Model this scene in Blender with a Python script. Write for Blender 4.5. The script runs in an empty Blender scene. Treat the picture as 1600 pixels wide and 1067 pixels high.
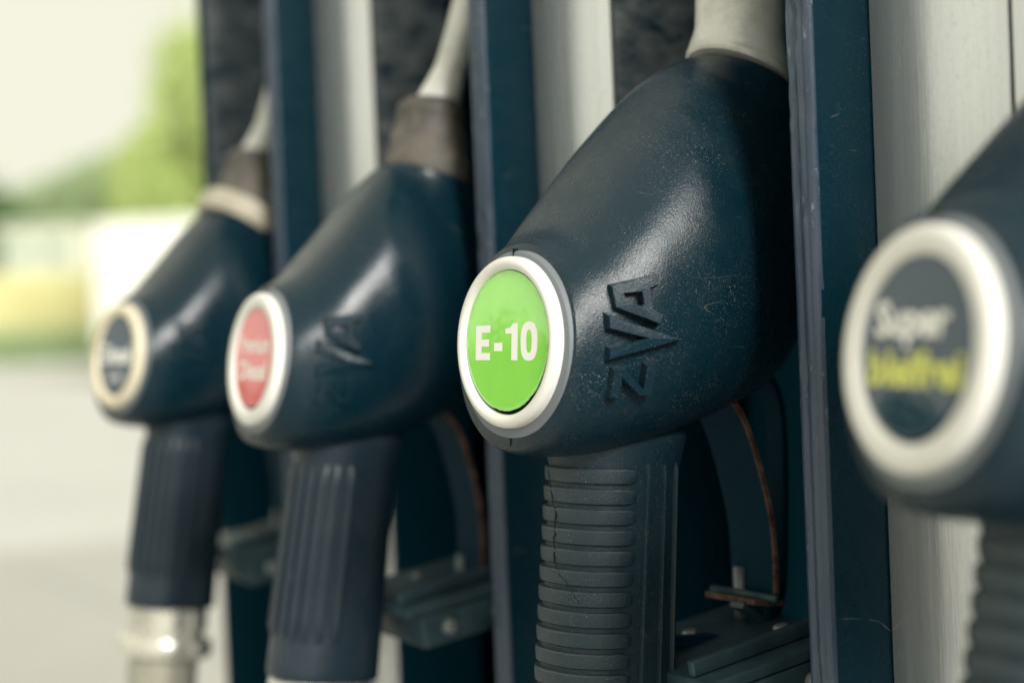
import bpy, bmesh, math, random
from mathutils import Vector, Matrix
from mathutils.bvhtree import BVHTree

random.seed(7)
sc = bpy.context.scene
COL = sc.collection
D = 0.075            # outer diameter of a nozzle badge ring; all pump parts are measured in it
Z0 = 1.15            # height of the E-10 badge above the ground
V3 = Vector
R = math.radians

# ------------------------------------------------------------------ camera
cam_data = bpy.data.cameras.new('camera')
cam = bpy.data.objects.new('camera', cam_data); COL.objects.link(cam)
sc.camera = cam
TH, PI_, RO = R(30.5), R(1.1), R(2.4)
fwd = V3((-math.cos(TH)*math.cos(PI_), math.sin(TH)*math.cos(PI_), -math.sin(PI_)))
rgt = V3((math.sin(TH), math.cos(TH), 0))
upv = rgt.cross(fwd)
r2 = rgt*math.cos(RO) - upv*math.sin(RO)
u2 = upv*math.cos(RO) + rgt*math.sin(RO)
CAM = V3((8.204*D, -4.845*D, Z0 + 0.189*D))
m = Matrix((r2, u2, -fwd)).transposed().to_4x4()
m.translation = CAM
cam.matrix_world = m
cam_data.sensor_width = 36
cam_data.lens = 57.5
cam_data.clip_start = 0.02
cam_data.clip_end = 2000
cam_data.dof.use_dof = True
cam_data.dof.focus_distance = 9.55*D
cam_data.dof.aperture_fstop = 3.6
cam_data.dof.aperture_blades = 0

# ------------------------------------------------------------------ sky, sun, exposure
SUN_DIR = V3((0.86, -0.035, 0.46)).normalized()       # from the scene towards the sun
world = bpy.data.worlds.new('World'); sc.world = world
world.use_nodes = True
wt = world.node_tree; wt.nodes.clear()
sky = wt.nodes.new('ShaderNodeTexSky'); sky.sky_type = 'NISHITA'; sky.sun_disc = False
sky.sun_elevation = math.asin(SUN_DIR.z)
sky.sun_rotation = math.atan2(SUN_DIR.x, SUN_DIR.y)
sky.dust_density = 3.0; sky.ozone_density = 0.5
mixw = wt.nodes.new('ShaderNodeMix'); mixw.data_type = 'RGBA'
mixw.inputs[0].default_value = 0.93                   # overcast: a nearly even cream veil of cloud
mixw.inputs[7].default_value = (9.6, 9.45, 7.7, 1)
bg = wt.nodes.new('ShaderNodeBackground'); bg.inputs[1].default_value = 0.1
wo = wt.nodes.new('ShaderNodeOutputWorld')
wt.links.new(sky.outputs[0], mixw.inputs[6]); wt.links.new(mixw.outputs[2], bg.inputs[0])
wt.links.new(bg.outputs[0], wo.inputs[0])

sun_data = bpy.data.lights.new('sun', 'SUN'); sun_data.energy = 4.2; sun_data.angle = R(21)
sun_data.color = (1.0, 0.97, 0.92)
sun = bpy.data.objects.new('sun', sun_data); COL.objects.link(sun)
sun.rotation_euler = SUN_DIR.to_track_quat('Z', 'Y').to_euler()

vs = sc.view_settings
vs.view_transform = 'Standard'; vs.look = 'None'; vs.exposure = 0.0; vs.gamma = 1.0
vs.use_curve_mapping = False

# ------------------------------------------------------------------ helpers
def obj(name, me, mat=None, parent=None, **props):
    o = bpy.data.objects.new(name, me); COL.objects.link(o)
    if parent is not None: o.parent = parent
    if mat is not None and me is not None and len(me.materials) == 0:
        for q in (mat if isinstance(mat, (list, tuple)) else [mat]): me.materials.append(q)
    for k, v in props.items(): o[k] = v
    return o

def empty(name, loc, label, cat, group=None):
    o = bpy.data.objects.new(name, None); COL.objects.link(o); o.location = loc
    o.empty_display_size = 0.02
    o['label'] = label; o['category'] = cat
    if group: o['group'] = group
    return o

def mesh(name, verts, faces, smooth=True, scale=1.0):
    me = bpy.data.meshes.new(name)
    me.from_pydata([tuple(c*scale for c in v) for v in verts], [], faces)
    bm = bmesh.new(); bm.from_mesh(me)
    bmesh.ops.recalc_face_normals(bm, faces=bm.faces)
    bm.to_mesh(me); bm.free()
    if smooth:
        for p in me.polygons: p.use_smooth = True
    return me

def sharp(me, deg=35):
    bm = bmesh.new(); bm.from_mesh(me)
    for e in bm.edges:
        if len(e.link_faces) == 2 and e.calc_face_angle(0) > R(deg): e.smooth = False
    bm.to_mesh(me); bm.free()
    return me

def box_bm(bm, lo, hi, bevel=0.0, seg=2):
    g = bmesh.ops.create_cube(bm, size=1.0)
    vs_ = g['verts']
    for v in vs_:
        v.co = V3([(lo[i]+hi[i])/2 + v.co[i]*(hi[i]-lo[i]) for i in range(3)])
    if bevel:
        es = list({e for v in vs_ for e in v.link_edges})
        bmesh.ops.bevel(bm, geom=es, offset=bevel, segments=seg, affect='EDGES', profile=0.6)

def box(name, lo, hi, mat, parent=None, bevel=0.0, seg=2, **props):
    bm = bmesh.new(); box_bm(bm, lo, hi, bevel, seg)
    me = bpy.data.meshes.new(name); bm.to_mesh(me); bm.free()
    for p in me.polygons: p.use_smooth = bool(bevel)
    if bevel: sharp(me, 60)
    return obj(name, me, mat, parent, **props)

def lathe(profile, axis='z', center=(0, 0, 0), n=72, cap0=False, cap1=False):
    """profile: list of (radius, height). Returns verts, faces."""
    vs_, fs = [], []
    for (r, h) in profile:
        for k in range(n):
            a = 2*math.pi*k/n
            if axis == 'z': p = (r*math.cos(a), r*math.sin(a), h)
            elif axis == 'y': p = (r*math.cos(a), h, r*math.sin(a))
            else: p = (h, r*math.cos(a), r*math.sin(a))
            vs_.append(tuple(p[i]+center[i] for i in range(3)))
    for i in range(len(profile)-1):
        for k in range(n):
            k2 = (k+1) % n
            fs.append((i*n+k, i*n+k2, (i+1)*n+k2, (i+1)*n+k))
    if cap0: fs.append(tuple(range(n)))
    if cap1: fs.append(tuple((len(profile)-1)*n+k for k in range(n)))
    return vs_, fs

def tube(path, rad, n=16, caps=True):
    """sweep a circle of radius rad (number or list) along a 3-D path"""
    pts = [V3(p) for p in path]; vs_, fs = [], []
    ref = V3((0.3, 0.2, 0.93)).normalized()
    for i, p in enumerate(pts):
        t = (pts[min(i+1, len(pts)-1)] - pts[max(i-1, 0)]).normalized()
        a = t.cross(V3((1, 0, 0)) if abs(t.x) < .9 else V3((0, 1, 0))).normalized(); b = t.cross(a)
        r = rad[i] if isinstance(rad, (list, tuple)) else rad
        for k in range(n):
            q = 2*math.pi*k/n
            vs_.append(tuple(p + a*(r*math.cos(q)) + b*(r*math.sin(q))))
    for i in range(len(pts)-1):
        for k in range(n):
            k2 = (k+1) % n
            fs.append((i*n+k, i*n+k2, (i+1)*n+k2, (i+1)*n+k))
    if caps:
        fs.append(tuple(range(n))); fs.append(tuple((len(pts)-1)*n+k for k in range(n)))
    return vs_, fs

def crom(P, n):
    """Catmull-Rom through points P, n samples per span"""
    out = []
    L = len(P)
    for i in range(L-1):
        p0, p1, p2, p3 = [P[min(max(j, 0), L-1)] for j in (i-1, i, i+1, i+2)]
        for k in range(n):
            t = k/n
            out.append(tuple(0.5*(2*b + (c-a)*t + (2*a-5*b+4*c-d)*t*t + (3*b-a-3*c+d)*t**3)
                             for a, b, c, d in zip(p0, p1, p2, p3)))
    out.append(tuple(P[-1]))
    return out

def strip(path_yz, x0, x1, th):
    """bent sheet: polyline in (y,z), from x0 to x1, thickness th; returns verts, faces, index of edge faces"""
    vs_, fs = [], []
    P = [V3((0, y, z)) for y, z in path_yz]
    for i, p in enumerate(P):
        t = (P[min(i+1, len(P)-1)] - P[max(i-1, 0)]).normalized(); nrm = V3((0, -t.z, t.y))
        for x, s in ((x0, -1), (x1, -1), (x1, 1), (x0, 1)):
            q = p + nrm*(s*th/2); vs_.append((x, q.y, q.z))
    for i in range(len(P)-1):
        for k in range(4):
            k2 = (k+1) % 4
            fs.append((i*4+k, i*4+k2, i*4+4+k2, i*4+4+k))
    fs.append((0, 1, 2, 3)); e = (len(P)-1)*4; fs.append((e, e+1, e+2, e+3))
    return vs_, fs

# ------------------------------------------------------------------ materials
class NT:
    def __init__(self, name):
        self.m = bpy.data.materials.new(name); self.m.use_nodes = True
        self.t = self.m.node_tree; self.t.nodes.clear()
        self.out = self.n('ShaderNodeOutputMaterial')
        self.b = self.n('ShaderNodeBsdfPrincipled'); self.l(self.b.outputs[0], self.out.inputs[0])
        self.co = self.n('ShaderNodeTexCoord').outputs['Object']
    def n(self, t, **kw):
        q = self.t.nodes.new(t)
        for k, v in kw.items(): setattr(q, k, v)
        return q
    def l(self, a, b): self.t.links.new(a, b)
    def set(self, **kw):
        for k, v in kw.items():
            i = self.b.inputs[k.replace('_', ' ')]
            if hasattr(v, 'is_linked'): self.l(v, i)
            elif isinstance(v, tuple): i.default_value = (*v, 1) if len(v) == 3 else v
            else: i.default_value = v
    def map(self, scale=(1, 1, 1), rot=(0, 0, 0), src=None):
        q = self.n('ShaderNodeMapping'); q.inputs['Scale'].default_value = scale; q.inputs['Rotation'].default_value = rot
        self.l(src or self.co, q.inputs[0]); return q.outputs[0]
    def noise(self, scale, detail=4, rough=.55, src=None, dist=0.0):
        q = self.n('ShaderNodeTexNoise'); q.inputs['Scale'].default_value = scale
        q.inputs['Detail'].default_value = detail; q.inputs['Roughness'].default_value = rough
        q.inputs['Distortion'].default_value = dist
        self.l(src or self.co, q.inputs['Vector']); return q.outputs['Fac']
    def voro(self, scale, src=None, feat='F1', out='Distance', rnd=1.0):
        q = self.n('ShaderNodeTexVoronoi', feature=feat); q.inputs['Scale'].default_value = scale
        q.inputs['Randomness'].default_value = rnd
        self.l(src or self.co, q.inputs['Vector']); return q.outputs[out]
    def ramp(self, fac, lo, hi, a=0.0, b=1.0):
        q = self.n('ShaderNodeMapRange'); q.clamp = True
        for i, v in zip((1, 2, 3, 4), (lo, hi, a, b)): q.inputs[i].default_value = v
        self.l(fac, q.inputs[0]); return q.outputs[0]
    def math(self, op, a, b):
        q = self.n('ShaderNodeMath', operation=op)
        for i, v in ((0, a), (1, b)):
            if hasattr(v, 'is_linked'): self.l(v, q.inputs[i])
            else: q.inputs[i].default_value = v
        return q.outputs[0]
    def mix(self, fac, a, b):
        q = self.n('ShaderNodeMix', data_type='RGBA')
        for i, v in ((0, fac), (6, a), (7, b)):
            if hasattr(v, 'is_linked'): self.l(v, q.inputs[i])
            elif isinstance(v, tuple): q.inputs[i].default_value = (*v, 1)
            else: q.inputs[i].default_value = v
        return q.outputs[2]
    def bump(self, h, strength=.3, dist=.001, prev=None):
        q = self.n('ShaderNodeBump'); q.inputs['Strength'].default_value = strength; q.inputs['Distance'].default_value = dist
        self.l(h, q.inputs['Height'])
        if prev: self.l(prev, q.inputs['Normal'])
        return q.outputs[0]
    def normal_z(self):
        g = self.n('ShaderNodeNewGeometry'); s = self.n('ShaderNodeSeparateXYZ')
        self.l(g.outputs['Normal'], s.inputs[0]); return s.outputs[2]

INK = (0.0015, 0.0175, 0.0295)       # the blue-black of the moulded plastics
DUST = (0.30, 0.28, 0.24)

def plastic(name, base=INK, rough=.42, dust=.25, specks=1.0, grain=.25, scratches=.5, spec=.5):
    q = NT(name)
    broad = q.noise(28, 5, .6)
    up = q.ramp(q.normal_z(), -0.1, 0.9)
    film = q.math('MULTIPLY', q.ramp(broad, .25, .8), q.math('MULTIPLY', q.math('ADD', up, .12), dust))
    c = q.mix(film, base, DUST)
    sp = q.ramp(q.noise(2300, 2, .5), .645, .72)
    sp = q.math('MULTIPLY', sp, q.ramp(q.noise(40, 4), .35, .7))
    big = q.ramp(q.voro(420), .085, .05)
    big = q.math('MULTIPLY', big, q.ramp(q.noise(75, 2), .58, .66))
    sp = q.math('MULTIPLY', q.math('MAXIMUM', sp, big), .55*specks)
    c = q.mix(sp, c, (.55, .5, .42))
    # hair scratches: thin iso-lines of a stretched noise, broken up by a second one
    s1 = q.noise(22, 2, .4, q.map((1, .25, 1.6), (.7, .4, .9)))
    sl = q.ramp(q.math('ABSOLUTE', q.math('SUBTRACT', s1, .5), 0), .0022, .0)
    sl = q.math('MULTIPLY', q.math('MULTIPLY', sl, q.ramp(q.noise(55, 2), .56, .66)), .35*scratches)
    c = q.mix(sl, c, (.4, .38, .34))
    rg = q.ramp(q.noise(60, 5, .65), .3, .75, rough-.07, rough+.10)
    rg = q.math('ADD', rg, q.math('MULTIPLY', film, .5))
    h = q.noise(1300, 3, .6)
    nb = q.bump(h, grain, .0005)
    nb = q.bump(q.noise(55, 3, .5), .10, .004, nb)
    q.set(Base_Color=c, Roughness=rg, Normal=nb, Specular_IOR_Level=spec)
    return q.m

def simple(name, col, rough=.5, metal=0.0, var=.12, scale=40, bump=.1, spec=.5, dirt=None, dirt_amt=.5, coat=0.0):
    q = NT(name)
    nz = q.noise(scale, 5, .6)
    dark = tuple(c*(1-var*1.5) for c in col); lite = tuple(min(1, c*(1+var)) for c in col)
    c = q.mix(q.ramp(nz, .3, .7), dark, lite)
    if dirt:
        c = q.mix(q.math('MULTIPLY', q.ramp(q.noise(scale*1.7, 6, .7), .48, .72), dirt_amt), c, dirt)
    q.set(Base_Color=c, Roughness=q.ramp(q.noise(scale*2, 4), .3, .7, max(.02, rough-.08), rough+.1), Metallic=metal,
          Normal=q.bump(q.noise(scale*9, 3), bump, .0005), Specular_IOR_Level=spec, Coat_Weight=coat)
    return q.m

MAT = {}
MAT['shell'] = plastic('scuffed black nozzle cover', rough=.26, dust=.020, specks=1.4, grain=.36, spec=.40)
MAT['letter'] = plastic('rubbed raised letter', (.003, .020, .034), .24, .05, 1.0, .25, .4, .5)
MAT['shell_far'] = plastic('plain black nozzle cover', rough=.26, dust=.012, specks=.3, grain=.15, spec=.36)
MAT['collar'] = plastic('grey rubber collar', (.15, .175, .20), .5, .35, .5, .2)
MAT['grip'] = plastic('dusty rubber grip', (.003, .022, .036), .42, .12, 1.1, .4, .4, .4)
MAT['rib'] = plastic('dusty rubber rib', (.005, .024, .038), .40, .22, 1.3, .5, .4)
MAT['flute'] = plastic('worn fluted grip', (.008, .024, .042), .34, .20, .6, .2, .4, .4)
MAT['fin'] = plastic('black painted divider', (.0012, .024, .041), .28, .0, .5, .12, 1.4, .13)
q = NT('worn divider edge')
st = q.noise(90, 5, .6, q.map((1, 1, .12)))
ch = q.ramp(q.noise(260, 4, .65, q.map((1, 1, .35), (.5, 0, 0))), .60, .66)
ch = q.math('MULTIPLY', ch, q.ramp(q.noise(22, 3), .42, .60))
c = q.mix(q.ramp(st, .3, .7), (.028, .052, .092), (.062, .086, .130))
c = q.mix(q.math('MULTIPLY', ch, .7), c, (.30, .33, .36))
q.set(Base_Color=c, Roughness=q.ramp(st, .3, .7, .22, .36), Specular_IOR_Level=.6,
      Normal=q.bump(ch, .8, .0012, q.bump(q.noise(500, 4, .6, q.map((1, 1, .3))), .25, .0006)))
MAT['edge'] = q.m
MAT['dark'] = plastic('dark recess plastic', (.001, .040, .066), .5, .0, .3, .2, .5, .10)
MAT['lever'] = plastic('dark trigger metal', (.001, .026, .048), .45, .0, .4, .2, .8, .05)

q = NT('recess wall with painted reflection')
st = q.noise(85, 5, .6, q.map((1, .5, 1.0), (R(-35), 0, 0)), 0.0)
c = q.mix(q.ramp(st, .32, .72), (.020, .044, .076), (.30, .33, .35))  # blotchy reflection of the surroundings, painted into the wall colour
q.set(Base_Color=c, Roughness=.3, Normal=q.bump(st, .5, .004)); MAT['wall_reflection'] = q.m

def steel(name, col=(.88, .90, .92)):
    q = NT(name)
    br = q.noise(60, 6, .7, q.map((1, 1, .03)))
    sp = q.math('MULTIPLY', q.ramp(q.noise(1300, 3, .6, q.map((1, 1, .22))), .56, .66), q.ramp(q.noise(16, 4), .32, .62))
    c = q.mix(q.ramp(br, .3, .7), tuple(x*.74 for x in col), col)
    c = q.mix(q.math('MULTIPLY', sp, .22), c, (.16, .17, .19))
    s1 = q.noise(17, 2, .4, q.map((1, 1, 1.3), (.3, .8, .2)))
    sl = q.ramp(q.math('ABSOLUTE', q.math('SUBTRACT', s1, .52), 0), .0018, .0)
    sl = q.math('MULTIPLY', sl, q.ramp(q.noise(35, 2), .55, .65))
    c = q.mix(q.math('MULTIPLY', sl, .6), c, (.85, .84, .8))
    q.set(Base_Color=c, Metallic=.76, Roughness=q.ramp(br, .3, .7, .17, .30), Anisotropic=.4,
          Normal=q.bump(q.noise(700, 3, .6, q.map((1, 1, .05))), .12, .0005))
    return q.m
MAT['steel'] = steel('brushed stainless panel')
MAT['cream'] = simple('cream plastic ring', (.82, .81, .775), .38, 0, .03, 30, .08, .5, (.62, .56, .44), .22)
MAT['ivory'] = simple('aged ivory ring', (.80, .72, .55), .4, 0, .05, 30, .08)
MAT['beige'] = simple('dirty beige ring', (.50, .46, .37), .5, 0, .2, 40, .2, .4, (.25, .22, .17), .6)
MAT['alu'] = simple('stained pale aluminium', (.72, .72, .69), .42, .25, .08, 38, .25, .5, (.36, .37, .33), .6)
MAT['chrome'] = simple('bright swivel metal', (.86, .84, .76), .25, .7, .06, 30, .1)
MAT['brass'] = simple('yellowish hose ferrule', (.46, .45, .38), .4, .4, .1, 30, .1)
MAT['brown'] = simple('weathered brown collar', (.10, .095, .085), .6, 0, .35, 45, .3, .4, (.22, .18, .13), .6)
MAT['zinc'] = simple('grey bracket paint', (.035, .070, .090), .45, .1, .25, 40, .2, .5, (.015, .05, .07), .6)
MAT['rod'] = simple('pale rod', (.22, .25, .26), .4, .4, .1, 40, .1)
MAT['rust'] = simple('rusty edge', (.12, .065, .055), .8, 0, .5, 160, .6, .2, (.30, .23, .19), .6)
MAT['hose'] = simple('black hose rubber', (.012, .040, .055), .55, 0, .2, 40, .2)
MAT['crack'] = simple('open crack', (.004, .012, .016), .9, 0, .1, 40, 0, .1)
MAT['print_white'] = simple('white print', (.97, .96, .92), .3, 0, .02, 40, .02)
MAT['print_yellow'] = simple('yellow print', (.74, .76, .16), .3, 0, .03, 40, .02)

def label_mat(name, col, ior=2.35):
    q = NT(name)
    c = q.mix(q.ramp(q.noise(90, 5, .6), .3, .7), tuple(x*.93 for x in col), col)
    sp = q.math('MULTIPLY', q.ramp(q.noise(1500, 2), .70, .75), .35)
    c = q.mix(sp, c, tuple(min(1, x*1.5+.1) for x in col))
    s1 = q.noise(40, 2, .4, q.map((1, 1, 1.4), (0, .6, 0)))
    sl = q.math('MULTIPLY', q.ramp(q.math('ABSOLUTE', q.math('SUBTRACT', s1, .5), 0), .003, .0), q.ramp(q.noise(60, 2), .55, .65))
    c = q.mix(q.math('MULTIPLY', sl, .35), c, tuple(x*.45 for x in col))
    ln = q.n('ShaderNodeVectorMath', operation='LENGTH'); q.l(q.map((1, 0, 1)), ln.inputs[0])
    gr = q.math('MULTIPLY', q.ramp(ln.outputs['Value'], .375*D, .415*D), q.ramp(q.noise(180, 4), .40, .62))
    c = q.mix(q.math('MULTIPLY', gr, .45), c, tuple(x*.35+.03 for x in col))
    q.set(Base_Color=c, Roughness=q.ramp(q.noise(120, 4), .3, .7, .04, .08), IOR=ior, Specular_IOR_Level=.5,
          Normal=q.bump(q.noise(30, 3), .16, .002))
    return q.m
MAT['lab_green'] = label_mat('green badge film', (.35, .91, .135))
MAT['lab_red'] = label_mat('red badge film', (.86, .17, .19))
MAT['lab_navy'] = label_mat('navy badge film', (.014, .045, .085), 1.75)

# ------------------------------------------------------------------ ground
def ground_mat(name, a, b, sc_=1.2):
    q = NT(name)
    c = q.mix(q.ramp(q.noise(sc_, 7, .65), .3, .7), a, b)
    c = q.mix(q.math('MULTIPLY', q.ramp(q.noise(90, 3), .5, .7), .25), c, tuple(x*.7 for x in a))
    q.set(Base_Color=c, Roughness=.75, Normal=q.bump(q.noise(120, 4), .3, .004)); return q.m
gm = ground_mat('pale paving', (.49, .49, .465), (.56, .56, .535), .25)
fm = ground_mat('darker forecourt concrete', (.39, .385, .36), (.45, .445, .415), .8)  # slab colour set darker than the paving around it
me = mesh('ground', [(-900, -900, 0), (900, -900, 0), (900, 900, 0), (-900, 900, 0)], [(0, 1, 2, 3)], False)
obj('ground', me, gm, kind='structure')
bm = bmesh.new()
for i in range(5):
    for j in range(5):
        box_bm(bm, (-8.2+i*3.2+.006, -8+j*3.2+.006, -.02), (-8.2+(i+1)*3.2-.006, -8+(j+1)*3.2-.006, .006), .0)
me = bpy.data.meshes.new('forecourt'); bm.to_mesh(me); bm.free()
obj('forecourt', me, fm, kind='structure')

# ------------------------------------------------------------------ dispenser
ZB, ZT = 0.42 - Z0, 1.95 - Z0                         # lower and upper end of the nozzle bays, from badge height
disp = empty('fuel_dispenser', (0, 0, Z0), 'fuel dispenser front with black dividers, steel strips and recessed nozzle bays', 'fuel pump')
FIN_B, PAN_B, WALL_B, BACK_B = 1.24*D, 1.69*D, 2.50*D, 2.85*D
fins = [-6.625, -2.604, 1.031, 4.75]
fw = .205
walls = [-9.55, -5.20, -1.36, 2.62]                   # left wall of each bay
END_R = 4.75 + fw
prof = [(0, .56), (0, .035), (.012, .012), (.035, .0), (.058, .004), (.070, .016), (.084, .016), (.096, .003), (.118, -.004),
        (.140, .002), (.152, .013), (.164, .004), (.184, .008), (.198, .022), (.205, .045), (.205, .56)]
def fin_mesh(seed):
    rnd = random.Random(seed)
    nz = 260; vs_, fs = [], []
    dents = [(rnd.uniform(ZB, ZT), rnd.randrange(2, 14), rnd.uniform(.002, .007), rnd.uniform(.006, .02)) for _ in range(70)]
    dents += [(rnd.uniform(.05, .22), rnd.randrange(3, 13), rnd.uniform(.003, .008), rnd.uniform(.010, .022)) for _ in range(26)]
    n = len(prof)
    for i in range(nz+1):
        z = ZB + (ZT-ZB)*i/nz
        for k, (x, y) in enumerate(prof):
            dy = 0
            for (zc, kc, s, dp) in dents:
                if abs(k-kc) <= 1 and abs(z-zc) < s: dy += dp*(1-abs(z-zc)/s)*(1 if k == kc else .4)
            vs_.append((x*D, (y+dy)*D, z))
    for i in range(nz):
        for k in range(n-1):
            fs.append((i*n+k, i*n+k+1, (i+1)*n+k+1, (i+1)*n+k))
    fs.append(tuple(range(n))); fs.append(tuple(nz*n+k for k in range(n)))
    me_ = sharp(mesh('divider', vs_, fs), 40)
    me_.materials.append(MAT['fin']); me_.materials.append(MAT['edge'])
    for p in me_.polygons:
        if p.center.y < .040*D and p.normal.y < .2: p.material_index = 1
    return me_
for i, a in enumerate(fins):
    o = obj('divider', fin_mesh(i+3), MAT['fin'], disp); o.location = (a*D, FIN_B, 0)
for i, a in enumerate(fins[:3]):                      # steel strips between a divider and the next bay
    x0, x1 = (a+fw)*D + .0006, walls[i+1]*D
    if i == 2:
        xs = (2.27*D)
        box('steel_strip', (x0, PAN_B, ZB), (xs-.0008, PAN_B+.003, ZT), MAT['steel'], disp, .0008)
        box('steel_strip', (xs+.0008, PAN_B+.0005, ZB), (x1, PAN_B+.0035, ZT), MAT['steel'], disp, .0008)
    else:
        box('steel_strip', (x0, PAN_B, ZB), (x1, PAN_B+.003, ZT), MAT['steel'], disp, .0008)
for i, a in enumerate(walls):                         # bays: left wall with reflection painted on its upper part, dark back, dark right wall
    x0 = a*D; x1 = fins[i]*D
    box('bay_side_wall', (x0-.003, PAN_B+.0041, .45*D), (x0+.0005, WALL_B, ZT), MAT['wall_reflection'], disp, .0006)
    box('bay_lower_wall', (x0-.003, PAN_B+.0041, ZB), (x0, WALL_B+.006, .45*D-.0008), MAT['dark'], disp, .0006)
    box('bay_back', (x0-.012, BACK_B, ZB), (x1+.012, BACK_B+.006, ZT), MAT['dark'], disp, .0006)
    box('bay_inner_wall', (x1-.0045, FIN_B+.57*D, ZB), (x1-.0005, BACK_B-.001, ZT), MAT['dark'], disp, .0006)
# end flange, cabinet behind, plinth and head
box('end_flange', (walls[0]*D-.010, PAN_B, ZB), (walls[0]*D-.0035, BACK_B+.05, ZT), MAT['fin'], disp, .0015)
XL, XR = walls[0]*D-.010, END_R*D
box('cabinet', (XL+.002, BACK_B+.0065, ZB), (XR-.002, BACK_B+.34, ZT), MAT['fin'], disp, .004)
box('plinth', (XL, FIN_B+.01, -Z0+.004), (XR, BACK_B+.35, ZB-.001), MAT['zinc'], disp, .006)
box('head', (XL, FIN_B, ZT+.001), (XR, BACK_B+.35, ZT+.30), MAT['fin'], disp, .006)

def tray(cx, cy):
    """sloping holster shelf under a nozzle"""
    t = box('holster_shelf', (-.62*D, -.012, -.003), (.62*D, .075, .003), MAT['zinc'], disp, .0015)
    t.location = (cx*D, (cy+.98)*D, -2.03*D); t.rotation_euler = (R(8), 0, 0)
    box('shelf_lip', (-.62*D, -.004, -.022), (.62*D, .070, -.0035), MAT['zinc'], t, .0015)
    for sy in (.012, .045):
        vs_, fs = lathe([(.0001, .0045), (.0035, .0042), (.0044, .003), (.0045, -.001)], 'x', (.62*D, sy, -.0125), 20)
        obj('rivet', mesh('rivet', vs_, fs), MAT['rod'], t)
    for sx, sy in ((.30, .018), (-.28, .030), (.18, .058)):
        vs_, fs = lathe([(.0001, .0058), (.0034, .0054), (.0042, .0040), (.0043, .0028)], 'z', (sx*D, sy, 0), 6)
        obj('bolt', mesh('bolt', vs_, fs, False), MAT['rod'], t)
    box('shelf_rail', (.40*D, -.010, .0032), (.46*D, .074, .0105), MAT['zinc'], t, .0012)
    return t

# ------------------------------------------------------------------ nozzles
SECT = [  # Ty, Tz, By, Bz, half width: the cover seen from the side, badge end to neck
    (.030, .575, -.015, -.630, .580), (.090, .608, .050, -.652, .602), (.200, .680, .220, -.668, .640), (.340, .830, .460, -.652, .690), (.480, .985, .800, -.585, .735),
    (.740, 1.300, 1.280, -.440, .745), (1.000, 1.605, 1.800, -.230, .650), (1.155, 1.740, 2.130, .150, .545),
    (1.265, 1.803, 2.250, .700, .470), (1.345, 1.838, 2.210, 1.180, .420), (1.400, 1.852, 2.130, 1.560, .385)]
BUMPS = [((.60, .42, 1.18), .05, .010), ((.5, .92, 1.35), .045, .010), ((.4, 1.32, 1.60), .06, .014), ((.6, 1.05, .60), .25, .03), ((.6, 1.30, .9), .20, .02)]
SECT_B = [  # the far pair: a shorter cover with the neck set nearer the badge
    (.030, .575, -.015, -.630, .580), (.090, .610, .050, -.652, .602), (.200, .700, .220, -.668, .640), (.340, .870, .460, -.650, .680), (.480, 1.060, .800, -.585, .700),
    (.620, 1.280, 1.250, -.430, .690), (.740, 1.450, 1.650, -.150, .600), (.820, 1.550, 1.800, .350, .500), (.870, 1.600, 1.780, .900, .430), (.900, 1.625, 1.620, 1.500, .360)]
def body_mesh(SECT):
    S = crom(SECT, 9); n = 112; vs_, fs = [], []
    for si, (ty, tz, by, bz, w) in enumerate(S):
        c = V3((0, (ty+by)/2, (tz+bz)/2)); e1 = V3((0, (ty-by)/2, (tz-bz)/2))
        for k in range(n):
            a = 2*math.pi*k/n; ca, sa = math.cos(a), math.sin(a); ex = 2/(2.05+.70*math.sin(math.pi*min(1, si/(len(S)-1)*1.05))**1.2 if si < len(S)-1 else 2.05)
            p = c + e1*(math.copysign(abs(ca)**ex, ca)) + V3((w, 0, 0))*(math.copysign(abs(sa)**ex, sa))
            for (bc, s, h) in BUMPS:
                if p.x > 0:
                    d2 = (p.y-bc[1])**2 + (p.z-bc[2])**2
                    if d2 < 9*s*s: p = p + (p-c).normalized()*h*math.exp(-d2/(2*s*s))
            vs_.append(tuple(p))
    L = len(S)
    for i in range(L-1):
        for k in range(n):
            k2 = (k+1) % n
            fs.append((i*n+k, i*n+k2, (i+1)*n+k2, (i+1)*n+k))
    fs.append(tuple(range(n))); fs.append(tuple((L-1)*n+k for k in range(n)))
    return vs_, fs
BV, BF = body_mesh(SECT)
BODY = mesh('cover', BV, BF, True, D)
BVH = BVHTree.FromPolygons([V3(v) for v in BV], BF)
CV, CF = body_mesh(SECT_B)
BODY_B = mesh('cover', CV, CF, True, D)
BVH_A, BVH_B = BVH, BVHTree.FromPolygons([V3(v) for v in CV], CF)

def on_body(y, z, h):
    hit = BVH.ray_cast(V3((3, y, z)), V3((-1, 0, 0)))
    if hit[0] is None: return V3((.5+h, y, z))
    nrm = hit[1] if hit[1].x > 0 else -hit[1]
    return hit[0] + nrm*h

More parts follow.
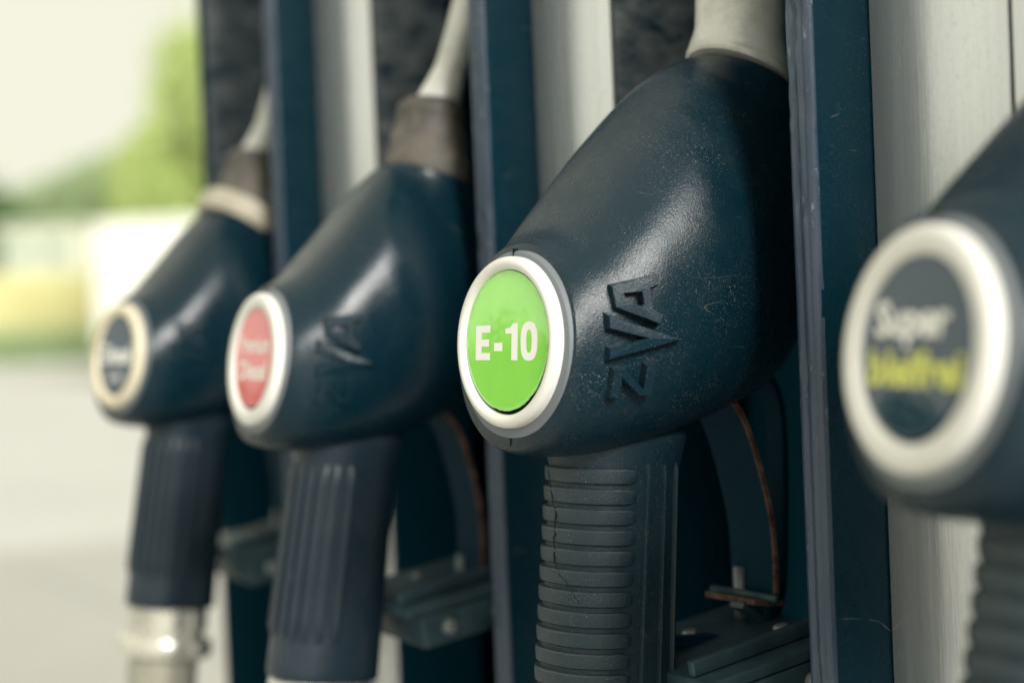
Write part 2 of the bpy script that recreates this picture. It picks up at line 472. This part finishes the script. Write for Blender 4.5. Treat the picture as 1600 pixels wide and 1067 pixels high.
def emboss(name, outline, hole, parent, mat, h=.045, inset=.028, fl=.8):
    """raised letter with chamfered sides, following the cover; outline in (y,z)"""
    def inset_poly(P, d):
        out = []; n = len(P)
        area = sum(P[i][0]*P[(i+1) % n][1]-P[(i+1) % n][0]*P[i][1] for i in range(n))
        sg = 1 if area > 0 else -1
        for i in range(n):
            a, b, c = V3((*P[i-1], 0)), V3((*P[i], 0)), V3((*P[(i+1) % n], 0))
            d1, d2 = (b-a).normalized(), (c-b).normalized()
            n1, n2 = V3((-d1.y, d1.x, 0))*sg, V3((-d2.y, d2.x, 0))*sg
            bis = (n1+n2); L = bis.length
            bis = bis/L if L > 1e-5 else n1
            k = d/max(.42, bis.dot(n1)); out.append((b.x+bis.x*k, b.y+bis.y*k))
        return out
    bm = bmesh.new()
    fit = [(.40+(y-.46)*.88, z*.88+.030) for y, z in outline]
    c0 = on_body(sum(p[0] for p in fit)/len(fit), sum(p[1] for p in fit)/len(fit), 0)
    base = [on_body(y, z, 0) for y, z in fit]
    n0 = V3((0, 0, 0))
    for i in range(len(base)): n0 += (base[i]-c0).cross(base[(i+1) % len(base)]-c0)
    n0.normalize()
    if n0.x < 0: n0 = -n0
    n0 = (n0 + V3((0, -.16, -.10))).normalized()      # the faces of the letters are cut a little towards the badge
    lift = max((b_-c0).dot(n0) for b_ in base)
    def ring(P, hh):
        out = []
        for y, z in P:
            y, z = .40+(y-.46)*.88, z*.88+.030
            p = on_body(y, z, 0); flat = c0 + n0*lift + (p-c0) - n0*(p-c0).dot(n0)
            k = max(0, min(1, hh/h))
            q_ = p.lerp(flat, fl*k) + n0*hh
            out.append(bm.verts.new(q_))
        return out
    def wall(A, B):
        for i in range(len(A)): bm.faces.new((A[i], A[(i+1) % len(A)], B[(i+1) % len(A)], B[i]))
    o0 = ring(outline, -.02); o1 = ring(inset_poly(outline, inset*.25), h*.15); o2 = ring(inset_poly(outline, inset), h)
    wall(o0, o1); wall(o1, o2)
    if hole:
        i2 = ring(inset_poly(hole, -inset*.3), h); i0 = ring(inset_poly(hole, inset*.4), -.004)
        wall(i0, i2)
        n = len(o2)
        for i in range(n): bm.faces.new((o2[i], o2[(i+1) % n], i2[(i+1) % n], i2[i]))
        bm.faces.new(i0)
    else:
        bm.faces.new(o2)
    bmesh.ops.recalc_face_normals(bm, faces=bm.faces)
    bmesh.ops.triangulate(bm, faces=bm.faces)
    bmesh.ops.scale(bm, verts=bm.verts, vec=(D, D, D))
    me = bpy.data.meshes.new(name); bm.to_mesh(me); bm.free()
    return obj(name, me, mat, parent)

def extr_poly(polys, depth, y):
    """flat print: list of polygons in (x,z) laid at y, with a hair of thickness"""
    bm = bmesh.new()
    for P in polys:
        f = bm.faces.new([bm.verts.new((x, y, z)) for x, z in P])
    bmesh.ops.recalc_face_normals(bm, faces=bm.faces)
    bmesh.ops.triangulate(bm, faces=bm.faces)
    me = bpy.data.meshes.new('lettering'); bm.to_mesh(me); bm.free(); return me

def text_mesh(s, height, width, bold, cx, cz, y):
    cu = bpy.data.curves.new('txt', 'FONT'); cu.body = s; cu.size = 1.0; cu.offset = bold
    cu.align_x = 'CENTER'; cu.resolution_u = 6
    to = bpy.data.objects.new('txt', cu); COL.objects.link(to)
    bpy.context.view_layer.update()
    dg = bpy.context.evaluated_depsgraph_get()
    me = bpy.data.meshes.new_from_object(to.evaluated_get(dg))
    bpy.data.objects.remove(to); bpy.data.curves.remove(cu)
    xs = [v.co.x for v in me.vertices]
    w = max(xs)-min(xs); mx = (max(xs)+min(xs))/2
    cap = 0.70
    for v in me.vertices:
        v.co = V3((((v.co.x-mx)/w*width+cx)*D, y*D, (v.co.y/cap*height+cz)*D))
    me.materials.clear(); me.name = 'lettering'
    return me

def arc_ring(cx, cz, rx, rz, tx, tz, n=40, p=2.6):
    out, inn = [], []
    for k in range(n):
        a = 2*math.pi*k/n; ca, sa = math.cos(a), math.sin(a); e = 2/p
        ux, uz = math.copysign(abs(ca)**e, ca), math.copysign(abs(sa)**e, sa)
        out.append((cx+ux*rx, cz+uz*rz)); inn.append((cx+ux*(rx-tx), cz+uz*(rz-tz)))
    return [[out[k], out[(k+1) % n], inn[(k+1) % n], inn[k]] for k in range(n)]

def gsec(a, z, cy=.765, hx=.335, hy=.385, p=2.5):
    """point and outward normal of the grip's outline at angle a (a=0 is +x, -90 deg the front)"""
    e = 2/p; ca, sa = math.cos(a), math.sin(a)
    x = math.copysign(abs(ca)**e, ca)*hx; y = math.copysign(abs(sa)**e, sa)*hy
    nx = math.copysign(abs(x/hx)**(p-1), x)/hx; ny = math.copysign(abs(y/hy)**(p-1), y)/hy
    lean = .05*(z+.7) if z < -.7 else 0.0             # the front edge drifts forward towards the hose
    top = .10*max(0, (z+.85))/.3
    return V3((x, y+cy+lean*(.5-.5*y/hy) , z)), V3((nx, ny, 0)).normalized()

def grip_mesh():
    n = 72; vs_, fs = [], []
    zs = [-.40, -.55, -.62, -.68] + [-.75-.08*i for i in range(20)] + [-2.33, -2.36, -2.37]
    for i, z in enumerate(zs):
        s = 1.0 if i < len(zs)-2 else (.985 if i == len(zs)-2 else .93)
        flare = .045*max(0, 1-abs(z+.55)/.22)
        for k in range(n):
            p, nr = gsec(2*math.pi*k/n, z)
            p = V3((p.x*s, .765+(p.y-.765)*s, z)) + nr*flare; vs_.append(tuple(p))
    L = len(zs)
    for i in range(L-1):
        for k in range(n):
            k2 = (k+1) % n; fs.append((i*n+k, i*n+k2, (i+1)*n+k2, (i+1)*n+k))
    fs.append(tuple(range(n))); fs.append(tuple((L-1)*n+k for k in range(n)))
    return mesh('grip', vs_, fs, True, D)
GRIP = grip_mesh()

def rib_mesh(zc, seed, rs=1.0):
    rnd = random.Random(seed); m_ = 46; vs_, fs = [], []
    a0, a1 = R(-172), R(-8)
    cs = [(-.02, -.050), (.016, -.047), (.024, -.041), (.029, -.008), (.030, .034), (.025, .041), (-.02, .044)]
    for i in range(m_+1):
        t = i/m_; a = a0+(a1-a0)*t
        p, nr = gsec(a, zc)
        e = min(1, min(t, 1-t)*9); e = math.sqrt(max(0, e*(2-e)))
        wob = rnd.uniform(-.0012, .0012)
        for (dn, dz) in cs:
            q_ = p + nr*((dn+.02)*(.25+.75*e)*rs-.02) + V3((0, 0, dz*(.55+.45*e)+wob))
            vs_.append(tuple(q_))
    c = len(cs)
    for i in range(m_):
        for k in range(c-1): fs.append((i*c+k, i*c+k+1, (i+1)*c+k+1, (i+1)*c+k))
    fs.append(tuple(range(c))); fs.append(tuple(m_*c+k for k in range(c)))
    return sharp(mesh('grip_rib', vs_, fs, True, D), 34)

def bar_on_grip(a, z0, z1, w, h):
    vs_, fs = [], []
    N = 14; zs = [z0+(z1-z0)*i/N for i in range(N+1)]
    cs = [(-.02, -w/2), (h*.7, -w/2*.9), (h, -w/2*.6), (h, w/2*.6), (h*.7, w/2*.9), (-.02, w/2)]
    for i, z in enumerate(zs):
        p, nr = gsec(a, z); tg = V3((-nr.y, nr.x, 0)); k = 0.25 if i in (0, N) else 1
        for dn, dt in cs: vs_.append(tuple(p + nr*((dn+.02)*k-.02) + tg*dt))
    c = len(cs)
    for i in range(N):
        for k in range(c): fs.append((i*c+k, i*c+(k+1) % c, (i+1)*c+(k+1) % c, (i+1)*c+k))
    fs.append(tuple(range(c))); fs.append(tuple(N*c+k for k in range(c)))
    return sharp(mesh('grip_ridge', vs_, fs, True, D), 45)

def sl(name, prof_, axis, center, mat, parent, n=72, **k):
    vs_, fs = lathe(prof_, axis, center, n, **k)
    return obj(name, sharp(mesh(name, vs_, fs, True, D), 40), mat, parent)

# angles on the grip's +x side at given y (for the long side ridges)
def side_angle(y, p=2.5):
    s = (y-.765)/.385; sa = math.copysign(abs(s)**(p/2), s); return math.asin(max(-1, min(1, sa)))

def nozzle(spec):
    global BVH
    BVH = BVH_A if spec['ribs'] else BVH_B
    root = empty('fuel_nozzle', (spec['pos'][0]*D, spec['pos'][1]*D, Z0+spec['pos'][2]*D), spec['label'], 'fuel nozzle', 'nozzles hanging in the dispenser bays')
    root.rotation_euler = (R(spec['pitch']), 0, R(spec['yaw']))
    shell = MAT['shell'] if spec['ribs'] else MAT['shell_far']
    body = obj('cover', BODY.copy() if spec['ribs'] else BODY_B.copy(), shell, root)
    # raised letters on the cover, reading upwards
    A_out = [(.240, .335), (.258, .180), (.562, .075), (.586, .155), (.512, .182), (.498, .318), (.562, .340), (.540, .415)]
    A_hole = [(.322, .278), (.330, .238), (.386, .214), (.426, .204), (.442, .214), (.437, .255), (.431, .290), (.378, .284)]
    lh = 1.0 if spec['ribs'] else .30; lm = MAT['letter'] if spec['ribs'] else shell
    emboss('raised_letter', A_out, A_hole, body, lm, .054*lh, .014)
    emboss('raised_letter', [(.190, .160), (.740, .0), (.200, -.160), (.197, -.055), (.430, .0), (.195, .045)], None, body, lm, .062*lh, .018, .35)
    emboss('raised_letter', [(.238, -.378), (.238, -.182), (.326, -.178), (.460, -.285), (.460, -.150), (.548, -.122), (.548, -.355), (.450, -.360), (.320, -.258), (.320, -.378)], None, body, lm, .055*lh, .012, .35)
    # badge: rubber collar, ring, printed film
    col = sl('rubber_collar', [(.30, .05), (.550, .05), (.560, .03), (.556, .004), (.545, -.010), (.525, -.014), (.46, -.014)], 'y', (0, 0, -.022), MAT['collar'], root)
    for zz in (.533, -.572):
        box('mould_seam', (-.003*D, -.0165*D, (zz-.030)*D), (.003*D, .02*D, (zz+.014)*D), MAT['crack'], col)
    ringm = MAT[spec.get('ring', 'cream')]
    ri = spec.get('ri', .42); w = .5-ri
    sl('badge_ring', [(ri+.02, .03), (.496, .02), (.500, .0), (.500, -.045), (.496, -.060), (.486, -.072), (.5-w*.35, -.080), (.5-w*.6, -.080), (ri+.018, -.074), (ri+.009, -.066), (ri+.003, -.056), (ri, -.040), (ri, .0)], 'y', (0, 0, 0), ringm, root, 128)
    sl('badge_backing', [(.0005, -.030), (ri+.01, -.030)], 'y', (0, 0, 0), MAT['crack'], root)
    rf = ri-.0105
    film = sl('badge_film', [(.0005, -.052), (rf-.017, -.052), (rf-.002, -.0515), (rf, -.050), (rf, -.045), (.2, -.044)], 'y', (-.008, 0, .009), MAT[spec['film']], root, 128)
    rw = random.Random(9)
    for v in film.data.vertices:                      # the film's rim is frayed towards the bottom
        r_ = math.hypot(v.co.x, v.co.z)/D; a_ = math.atan2(v.co.z, v.co.x)
        if r_ > rf*.9 and -1.9 < a_ < -.2: f_ = 1-.012*rw.random()**2; v.co.x *= f_; v.co.z *= f_
    for me_, mt in spec['print'](): obj('lettering', me_, MAT[mt], film)
    # neck and spout
    if spec['neck'] == 'sleeve':
        sl('spout_sleeve', [(.28, -.06), (.336, -.04), (.346, -.012), (.344, .012), (.336, .022), (.333, .05), (.322, .10), (.302, .17), (.290, .24), (.287, 1.1), (.285, 1.5), (.26, 1.53), (.1, 1.54)], 'z', (0, 1.762, 1.80), MAT['alu'], root, 96)
        sm = [c for c in root.children if c.name.startswith('spout_sleeve')][-1].data
        for v in sm.vertices:                         # the lower lip is cut at a slant
            k = max(0, 1-(v.co.z/D-1.75)/.55); v.co.z -= k*.42*(v.co.y-1.762*D)
        sl('spout', [(.145, 0), (.145, 1.5), (.13, 1.52), (.1, 1.50)], 'z', (0, 1.762, 3.2), MAT['alu'], root, 40)
    else:
        k = sl('neck_collar', [(.28, -.15), (.350, -.12), (.355, .0), (.340, .10), (.318, .13), (.312, .28), (.285, .33), (.265, .42), (.275, .45), (.26, .52), (.20, .57), (.10, .58)], 'z', (0, 0, 0), MAT['brown'], root, 64)
        k.location = (0, 1.275*D, 1.62*D); k.rotation_euler = (R(2), 0, 0)
        if spec['neck'] == 'ivory':
            w = sl('neck_ring', [(.34, -.14), (.425, -.13), (.445, -.06), (.445, .04), (.42, .09), (.34, .10)], 'z', (0, 0, 0), MAT['beige'], root, 64)
            w.location = (0, 1.17*D, 1.50*D); w.rotation_euler = (R(-24), 0, 0)
        pth = [(0, y*D, z*D) for y, z in crom([(1.30, 2.1), (1.40, 2.45), (1.50, 2.9), (1.60, 3.6), (1.66, 4.6)], 8)]
        vs_, fs = tube(pth, [(.20-.07*min(1, i/8))*D for i in range(len(pth))], 24); obj('spout', mesh('spout', vs_, fs), MAT['alu'], root)
    # grip
    g = obj('grip', GRIP.copy(), MAT['grip'] if spec['ribs'] else MAT['flute'], root)
    g.location.y = spec.get('gy', 0)*D
    if spec['ribs']:
        for i in range(13): obj('grip_rib', rib_mesh(-.775-.1195*i, i, spec.get('rs', 1.0)), MAT['rib'], g)
        for y, w in ((.745, .030), (.875, .022), (.985, .018)):
            obj('grip_ridge', bar_on_grip(side_angle(y), -.62, -2.3, w, .028), MAT['grip'], g)
    else:
        for k in range(11):
            a = R(-178 + 17.0*k)
            obj('grip_ridge', bar_on_grip(a, -.72, -2.10, .075, .030), MAT['flute'], g)
    # hose end
    sl('hose_swivel', [(.2, -2.36), (.37, -2.375), (.385, -2.39), (.385, -2.58), (.36, -2.60), (.36, -2.66), (.44, -2.67), (.45, -2.69), (.45, -2.80), (.43, -2.83), (.30, -2.84)], 'z', (0, .70, 0), MAT['chrome'], root, 48)
    sl('hose_ferrule', [(.30, -2.83), (.33, -2.85), (.33, -3.25), (.29, -3.28), (.2, -3.28)], 'z', (0, .70, 0), MAT['brass'], root, 40)
    hp = [(0, y*D, z*D) for y, z in crom([(.70, -3.2), (.66, -4.2), (.45, -6.0), (.30, -8.5), (.45, -10.2), (.95, -10.6), (1.5, -10.4)], 8)]
    vs_, fs = tube(hp, .20*D, 20); obj('hose', mesh('hose', vs_, fs), MAT['hose'], root)
    # trigger and guard
    gp = crom([(1.75, -.15), (1.97, -.16), (2.09, -.30), (2.14, -.55), (2.16, -1.1), (2.14, -1.60), (2.00, -1.80), (1.60, -1.84), (1.00, -1.82)], 6)
    vs_, fs = strip(gp, -.07, .07, .05); obj('trigger_guard', sharp(mesh('trigger_guard', vs_, fs, True, D), 50), MAT['lever'], root)
    lp = crom([(1.42, -.22), (1.61, -.39), (1.74, -.62), (1.84, -.88), (1.91, -1.12), (1.942, -1.37), (1.95, -1.56)], 6)
    vs_, fs = strip(lp, -.20, .19, .028); lev = obj('trigger', sharp(mesh('trigger', vs_, fs, True, D), 50), MAT['lever'], root)
    vs_, fs = strip(lp, .1905, .207, .034); obj('rusty_edge', sharp(mesh('rusty_edge', vs_, fs, True, D), 50), MAT['rust'], lev, label='rusty red edge of the trigger')
    vs_, fs = strip([(1.74, -1.60), (1.86, -1.615), (1.99, -1.62)], -.24, .22, .035); obj('latch_tab', mesh('latch_tab', vs_, fs, False, D), MAT['rust'], root, label='rusty latch tab under the trigger')
    vs_, fs = tube([(-.12*D, 1.93*D, -1.42*D), (-.12*D, 1.96*D, -1.83*D)], .045*D, 14); obj('latch_rod', mesh('latch_rod', vs_, fs), MAT['rod'], root)
    vs_, fs = tube([(.12*D, 1.93*D, -1.62*D), (.08*D, 1.98*D, -1.74*D), (.1*D, 1.9*D, -1.83*D)], .06*D, 12); obj('latch_spring', mesh('latch_spring', vs_, fs), MAT['lever'], root)
    vs_, fs = strip(crom([(1.72, -1.63), (1.86, -1.70), (1.94, -1.78), (1.84, -1.86), (1.70, -1.86)], 5), .02, .14, .035); obj('latch_hook', sharp(mesh('latch_hook', vs_, fs, True, D), 50), MAT['zinc'], root)
    vs_, fs = tube([(-.30*D, 1.86*D, -1.58*D), (.30*D, 1.86*D, -1.58*D)], .028*D, 12); obj('pivot_pin', mesh('pivot_pin', vs_, fs), MAT['zinc'], root)
    tray(spec['pos'][0]+.03, spec['pos'][1])
    return root, g, body

Y_P = -.0535                                          # print lies a hair in front of the film
def print_e10():
    P = []
    x0, zb, h = -.315, -.105, .205
    t = .050
    P += [[(x0, zb), (x0+.062, zb), (x0+.062, zb+h), (x0, zb+h)]]
    for zz, w in ((zb, .150), (zb+h/2-t/2*.9, .138), (zb+h-t*.85, .150)):
        P += [[(x0+.062, zz), (x0+w, zz), (x0+w, zz+t*.86), (x0+.062, zz+t*.86)]]
    P += [[(-.125, -.052), (-.040, -.052), (-.040, -.003), (-.125, -.003)]]
    z2, h2 = -.105, .215
    P += [[(.050, z2), (.112, z2), (.112, z2+h2), (.066, z2+h2), (.050, z2+h2-.012)]]
    P += [[(-.012, z2+h2-.060), (.050, z2+h2-.060), (.050, z2+h2-.014), (.034, z2+h2-.026), (-.012, z2+h2-.032)]]
    P += arc_ring(.222, z2+h2/2+.002, .082, .112, .056, .046)
    me_ = extr_poly([[(x*D, z*D) for x, z in p] for p in P], 0, Y_P*D)
    return [(me_, 'print_white')]
def print_super():
    return [(text_mesh('Super', .135, .49, .032, -.04, .055, Y_P), 'print_white'), (text_mesh('bleifrei', .135, .62, .034, .0, -.145, Y_P), 'print_yellow')]
def print_red():
    return [(text_mesh('Premium', .125, .56, .022, .0, .050, Y_P), 'print_white'), (text_mesh('Diesel', .135, .52, .024, .0, -.150, Y_P), 'print_white')]
def print_diesel():
    return [(text_mesh('Diesel', .170, .60, .026, .0, -.070, Y_P), 'print_white'), (text_mesh('EN 590', .070, .28, .010, .0, -.245, Y_P), 'print_white')]

NZ = {}
for spec in [
    dict(pos=(0, 0, 0), yaw=5, pitch=-4, ribs=True, film='lab_green', print=print_e10, neck='sleeve',
         label='black fuel nozzle with green E-10 badge and ribbed grip, in sharp focus'),
    dict(pos=(3.442, -.13, -.039), yaw=-9, pitch=-8, ribs=True, film='lab_navy', print=print_super, neck='sleeve', ri=.375, rs=.78, gy=.07,
         label='nearest black fuel nozzle at right edge, navy Super bleifrei badge in cream ring'),
    dict(pos=(-3.353, -.238, -.105), yaw=0, pitch=-8, ribs=False, film='lab_red', print=print_red, neck='brown', ri=.38,
         label='blurred black fuel nozzle with red badge and fluted grip'),
    dict(pos=(-7.127, -.14, -.092), yaw=9, pitch=-8, ribs=False, film='lab_navy', print=print_diesel, neck='ivory', ring='ivory', ri=.385,
         label='farthest black fuel nozzle at left, dark Diesel badge in ivory ring')]:
    r_, g_, b_ = nozzle(spec)
    if 'E-10' in spec['label']: E10, E10G = r_, g_

# the split in the E-10 grip: a thin jagged ribbon on the rubber
GB = BVHTree.FromPolygons([v.co.copy() for v in GRIP.vertices], [tuple(p.vertices) for p in GRIP.polygons])
def on_grip(a, z, h):
    p, nr = gsec(a, z); return p + nr*h
rnd = random.Random(4)
pts = []
ctl = [(-112, -.66), (-104, -.78), (-97, -.92), (-92, -1.0), (-91, -1.15), (-90, -1.28), (-84, -1.36), (-70, -1.45), (-60, -1.52)]
for a, z in crom(ctl, 6): pts.append((a+rnd.uniform(-1.2, 1.2), z+rnd.uniform(-.006, .006)))
vs_, fs = [], []
for i, (a, z) in enumerate(pts):
    w = .010*(1-i/len(pts))**.6+.0015
    for s in (-1, 1): vs_.append(tuple(on_grip(R(a+s*w*70), z, .0308)))
for i in range(len(pts)-1): fs.append((i*2, i*2+1, i*2+3, i*2+2))
obj('crack', mesh('crack', vs_, fs, False, D), MAT['crack'], E10G, label='jagged crack in the rubber of the grip')

# ------------------------------------------------------------------ background (far behind, strongly out of focus)
def ray(u, v):                                        # direction per metre of depth, used to set out the far things on the ground
    return fwd + r2*((u-800)/2555) + u2*((533.5-v)/2555)
def gp(u, depth):                                     # ground point in direction u at a depth
    p = CAM + ray(u, 520)*depth; return V3((p.x, p.y, 0))
def foliage(name, base, n, rx, ry, z0, z1, size, mat, parent, seed, shape='crown'):
    rnd = random.Random(seed); vs_, fs = [], []
    lobes = [(V3((rnd.uniform(-.6, .6)*rx, rnd.uniform(-.6, .6)*ry, z0+(z1-z0)*rnd.uniform(.25, .8))), rnd.uniform(.28, .45)) for _ in range(16)]
    for i in range(n):
        if shape == 'crown':
            c, s = rnd.choice(lobes)
            d = V3((rnd.gauss(0, 1), rnd.gauss(0, 1), rnd.gauss(0, 1))).normalized()*(rnd.random()**.45)*s
            p = c + V3((d.x*rx, d.y*ry, d.z*(z1-z0)*.62))
        else:
            p = V3((rnd.uniform(-rx, rx), rnd.uniform(-ry, ry), z0+(z1-z0)*rnd.random()**.8 + rnd.uniform(-.08, .08)))
        p.z = max(.02, p.z)
        a = V3((rnd.gauss(0, 1), rnd.gauss(0, 1), rnd.gauss(0, 1))).normalized(); b = a.orthogonal().normalized()
        s = size*rnd.uniform(.6, 1.3); k = len(vs_)
        vs_ += [tuple(p-a*s), tuple(p+b*s*.45), tuple(p+a*s), tuple(p-b*s*.45)]; fs.append((k, k+1, k+2, k+3))
    me_ = bpy.data.meshes.new(name); me_.from_pydata(vs_, [], fs)
    return obj(name, me_, mat, parent)
def leaf_mat(name, a, b):
    q_ = NT(name)
    c_ = q_.mix(q_.ramp(q_.noise(.9, 4), .3, .7), a, b)
    q_.set(Base_Color=c_, Roughness=.6)
    tr = q_.n('ShaderNodeBsdfTranslucent'); q_.l(c_, tr.inputs[0])
    mx = q_.n('ShaderNodeMixShader'); mx.inputs[0].default_value = .45
    q_.l(q_.b.outputs[0], mx.inputs[1]); q_.l(tr.outputs[0], mx.inputs[2]); q_.l(mx.outputs[0], q_.out.inputs[0])
    return q_.m
LM = [leaf_mat('fresh yellow-green leaves', (.56, .68, .26), (.72, .80, .40)), leaf_mat('mid green leaves', (.42, .55, .30), (.56, .66, .42)),
      leaf_mat('deep green leaves', (.12, .24, .10), (.22, .34, .13))]
BARK = simple('bark', (.12, .10, .08), .9, 0, .3, 6, .3)
def tree(u, depth, h, rx, label, mi, seed, n=5000, low=.18):
    p = gp(u, depth); t = empty('tree', p, label, 'tree', 'trees beyond the forecourt')
    pth = [(0, 0, 0), (.05, .03, h*.2), (-.04, .05, h*.45), (.03, 0, h*.8)]
    vs_, fs = tube(pth, [.22, .17, .12, .03], 10); obj('trunk', mesh('trunk', vs_, fs), BARK, t)
    rn = random.Random(seed)
    for k in range(5):
        a = rn.uniform(0, 6.28); z = h*rn.uniform(.2, .5)
        vs_, fs = tube([(0, 0, z), (math.cos(a)*rx*.35, math.sin(a)*rx*.35, z+h*.14), (math.cos(a)*rx*.6, math.sin(a)*rx*.6, z+h*.22)], [.09, .06, .02], 6)
        obj('limb', mesh('limb', vs_, fs), BARK, t)
    foliage('crown', t, n, rx, rx, h*low, h, .28, LM[mi], t, seed)
    return t
tree(362, 50, 10.6, 3.0, 'tall yellow-green tree rising against the sky beside the dispenser', 0, 11, 9000, .0)
tree(-20, 76, 9.6, 4.4, 'deep green round tree at the left edge of the picture', 2, 12, 7000, .0)
tree(85, 80, 9.2, 3.8, 'loose mid green tree above the yellow band', 1, 13, 7000, .0)
tree(170, 76, 9.0, 3.6, 'mid green tree directly above the white van', 1, 14, 7000, .0)
tree(262, 72, 9.6, 3.0, 'lighter green tree between the white van and the tall tree', 0, 15, 7000, .0)

vsb, fsb = [], []  # belt outside the frame, added for badges and steel to reflect
rb = random.Random(31)
for i in range(15000):
    az = R(-172 + 112*rb.random()); rr = 46 + rb.uniform(-2, 2)
    top = 4.0 + .7*math.sin(az*23) + .5*math.sin(az*51+1)
    p = V3((rr*math.cos(az), rr*math.sin(az), top*rb.random()**.8))
    a = V3((rb.gauss(0, 1), rb.gauss(0, 1), rb.gauss(0, 1))).normalized(); b = a.orthogonal().normalized()
    sz = rb.uniform(.35, .75); k = len(vsb)
    vsb += [tuple(p-a*sz), tuple(p+b*sz*.6), tuple(p+a*sz), tuple(p-b*sz*.6)]; fsb.append((k, k+1, k+2, k+3))
mb = bpy.data.meshes.new('unseen_tree_belt'); mb.from_pydata(vsb, [], fsb)
obj('unseen_tree_belt', mb, LM[2], kind='stuff', label='unseen belt of deep green trees round the forecourt, added for reflections', category='trees')
hb = gp(110, 57); hedge = empty('hedge', hb, 'clipped green hedge running below the yellow band', 'hedge')
hedge.rotation_euler = (0, 0, math.atan2(rgt.y, rgt.x))
o = foliage('foliage', hedge, 9000, 7.5, .5, .0, 1.15, .12, LM[1], hedge, 21, 'box'); o['kind'] = 'stuff'
for k in range(9):
    vs_, fs = tube([(-6.4+1.6*k, 0, 0), (-6.38+1.6*k, .02, .9)], [.04, .02], 6); obj('stem', mesh('stem', vs_, fs), BARK, hedge)

PALE = simple('pale render wall', (.66, .68, .55), .8, 0, .05, .6, .1)
YEL = simple('yellow cladding', (.60, .57, .27), .5, 0, .04, .8, .05)
WGL = simple('dull window glass', (.30, .38, .30), .15, 0, .1, .5, .02)
VAN = simple('white van paint', (.78, .78, .72), .35, 0, .02, 1.0, .02, coat=.3)
DRK = simple('dark van trim', (.03, .05, .06), .6)
REDL = simple('red lamp lens', (.45, .04, .03), .3)
bp = gp(66, 62); bld = empty('building', bp, 'low pale building with a broad yellow band behind the hedge', 'building')
bld.rotation_euler = (0, 0, math.atan2(rgt.y, rgt.x))
box('wall', (-1.4, 0, 0), (1.75, 4, 5.0), PALE, bld)
box('side_wing', (-7.0, .2, 0), (7.0, 3.8, 3.0), PALE, bld)
for k in range(7): box('yellow_panel', (-7.0+2.0*k+.01, -.12, 1.22), (-5.0+2.0*k-.01, -.02, 3.30), YEL, bld, .01)
box('roof', (-1.6, -.2, 5.0), (1.95, 4.2, 5.15), PALE, bld)
for k in (-.75, .55):
    w_ = box('window', (k-.45, -.04, 3.65), (k+.55, -.01, 4.6), PALE, bld, .008); box('pane', (k-.38, -.05, 3.72), (k+.48, -.042, 4.53), WGL, w_)

vp = gp(236, 34); van = empty('box_van', vp, 'white box van parked beyond the forecourt, seen from behind', 'van')
van.rotation_euler = (0, 0, math.atan2(rgt.y, rgt.x))
box('cargo_box', (-1.14, 0, .75), (1.14, 4.4, 3.36), VAN, van, .06, 3)
for s in (-1, 1):
    dr = box('rear_door', (min(.01*s, 1.08*s), -.03, .85), (max(.01*s, 1.08*s), -.002, 3.28), VAN, van, .01)
    box('handle', (.06*s-.02, -.055, 1.5), (.06*s+.02, -.031, 2.1), DRK, dr)
    box('tail_lamp', (.9*s-.12, -.05, .58), (.9*s+.12, .02, .70), REDL, van, .01)
    for yy in (1.0, 5.2):
        vs_, fs = lathe([(.05, -.13), (.30, -.13), (.38, -.10), (.38, .10), (.30, .13), (.05, .13)], 'x', (.92*s, yy, .38), 32)
        wv = obj('wheel', mesh('wheel', vs_, fs), DRK, van)
        vs_, fs = lathe([(.02, .0), (.20, .02), (.22, -.02)], 'x', (.92*s+.14*s, yy, .38), 24); obj('rim', mesh('rim', vs_, fs), VAN, wv)
box('bumper', (-1.0, -.08, .42), (1.0, .06, .56), DRK, van, .02)
box('chassis', (-.6, .1, .45), (.6, 6.0, .74), DRK, van, .02)
box('cab', (-1.0, 4.5, .45), (1.0, 6.2, 2.2), VAN, van, .2, 4)
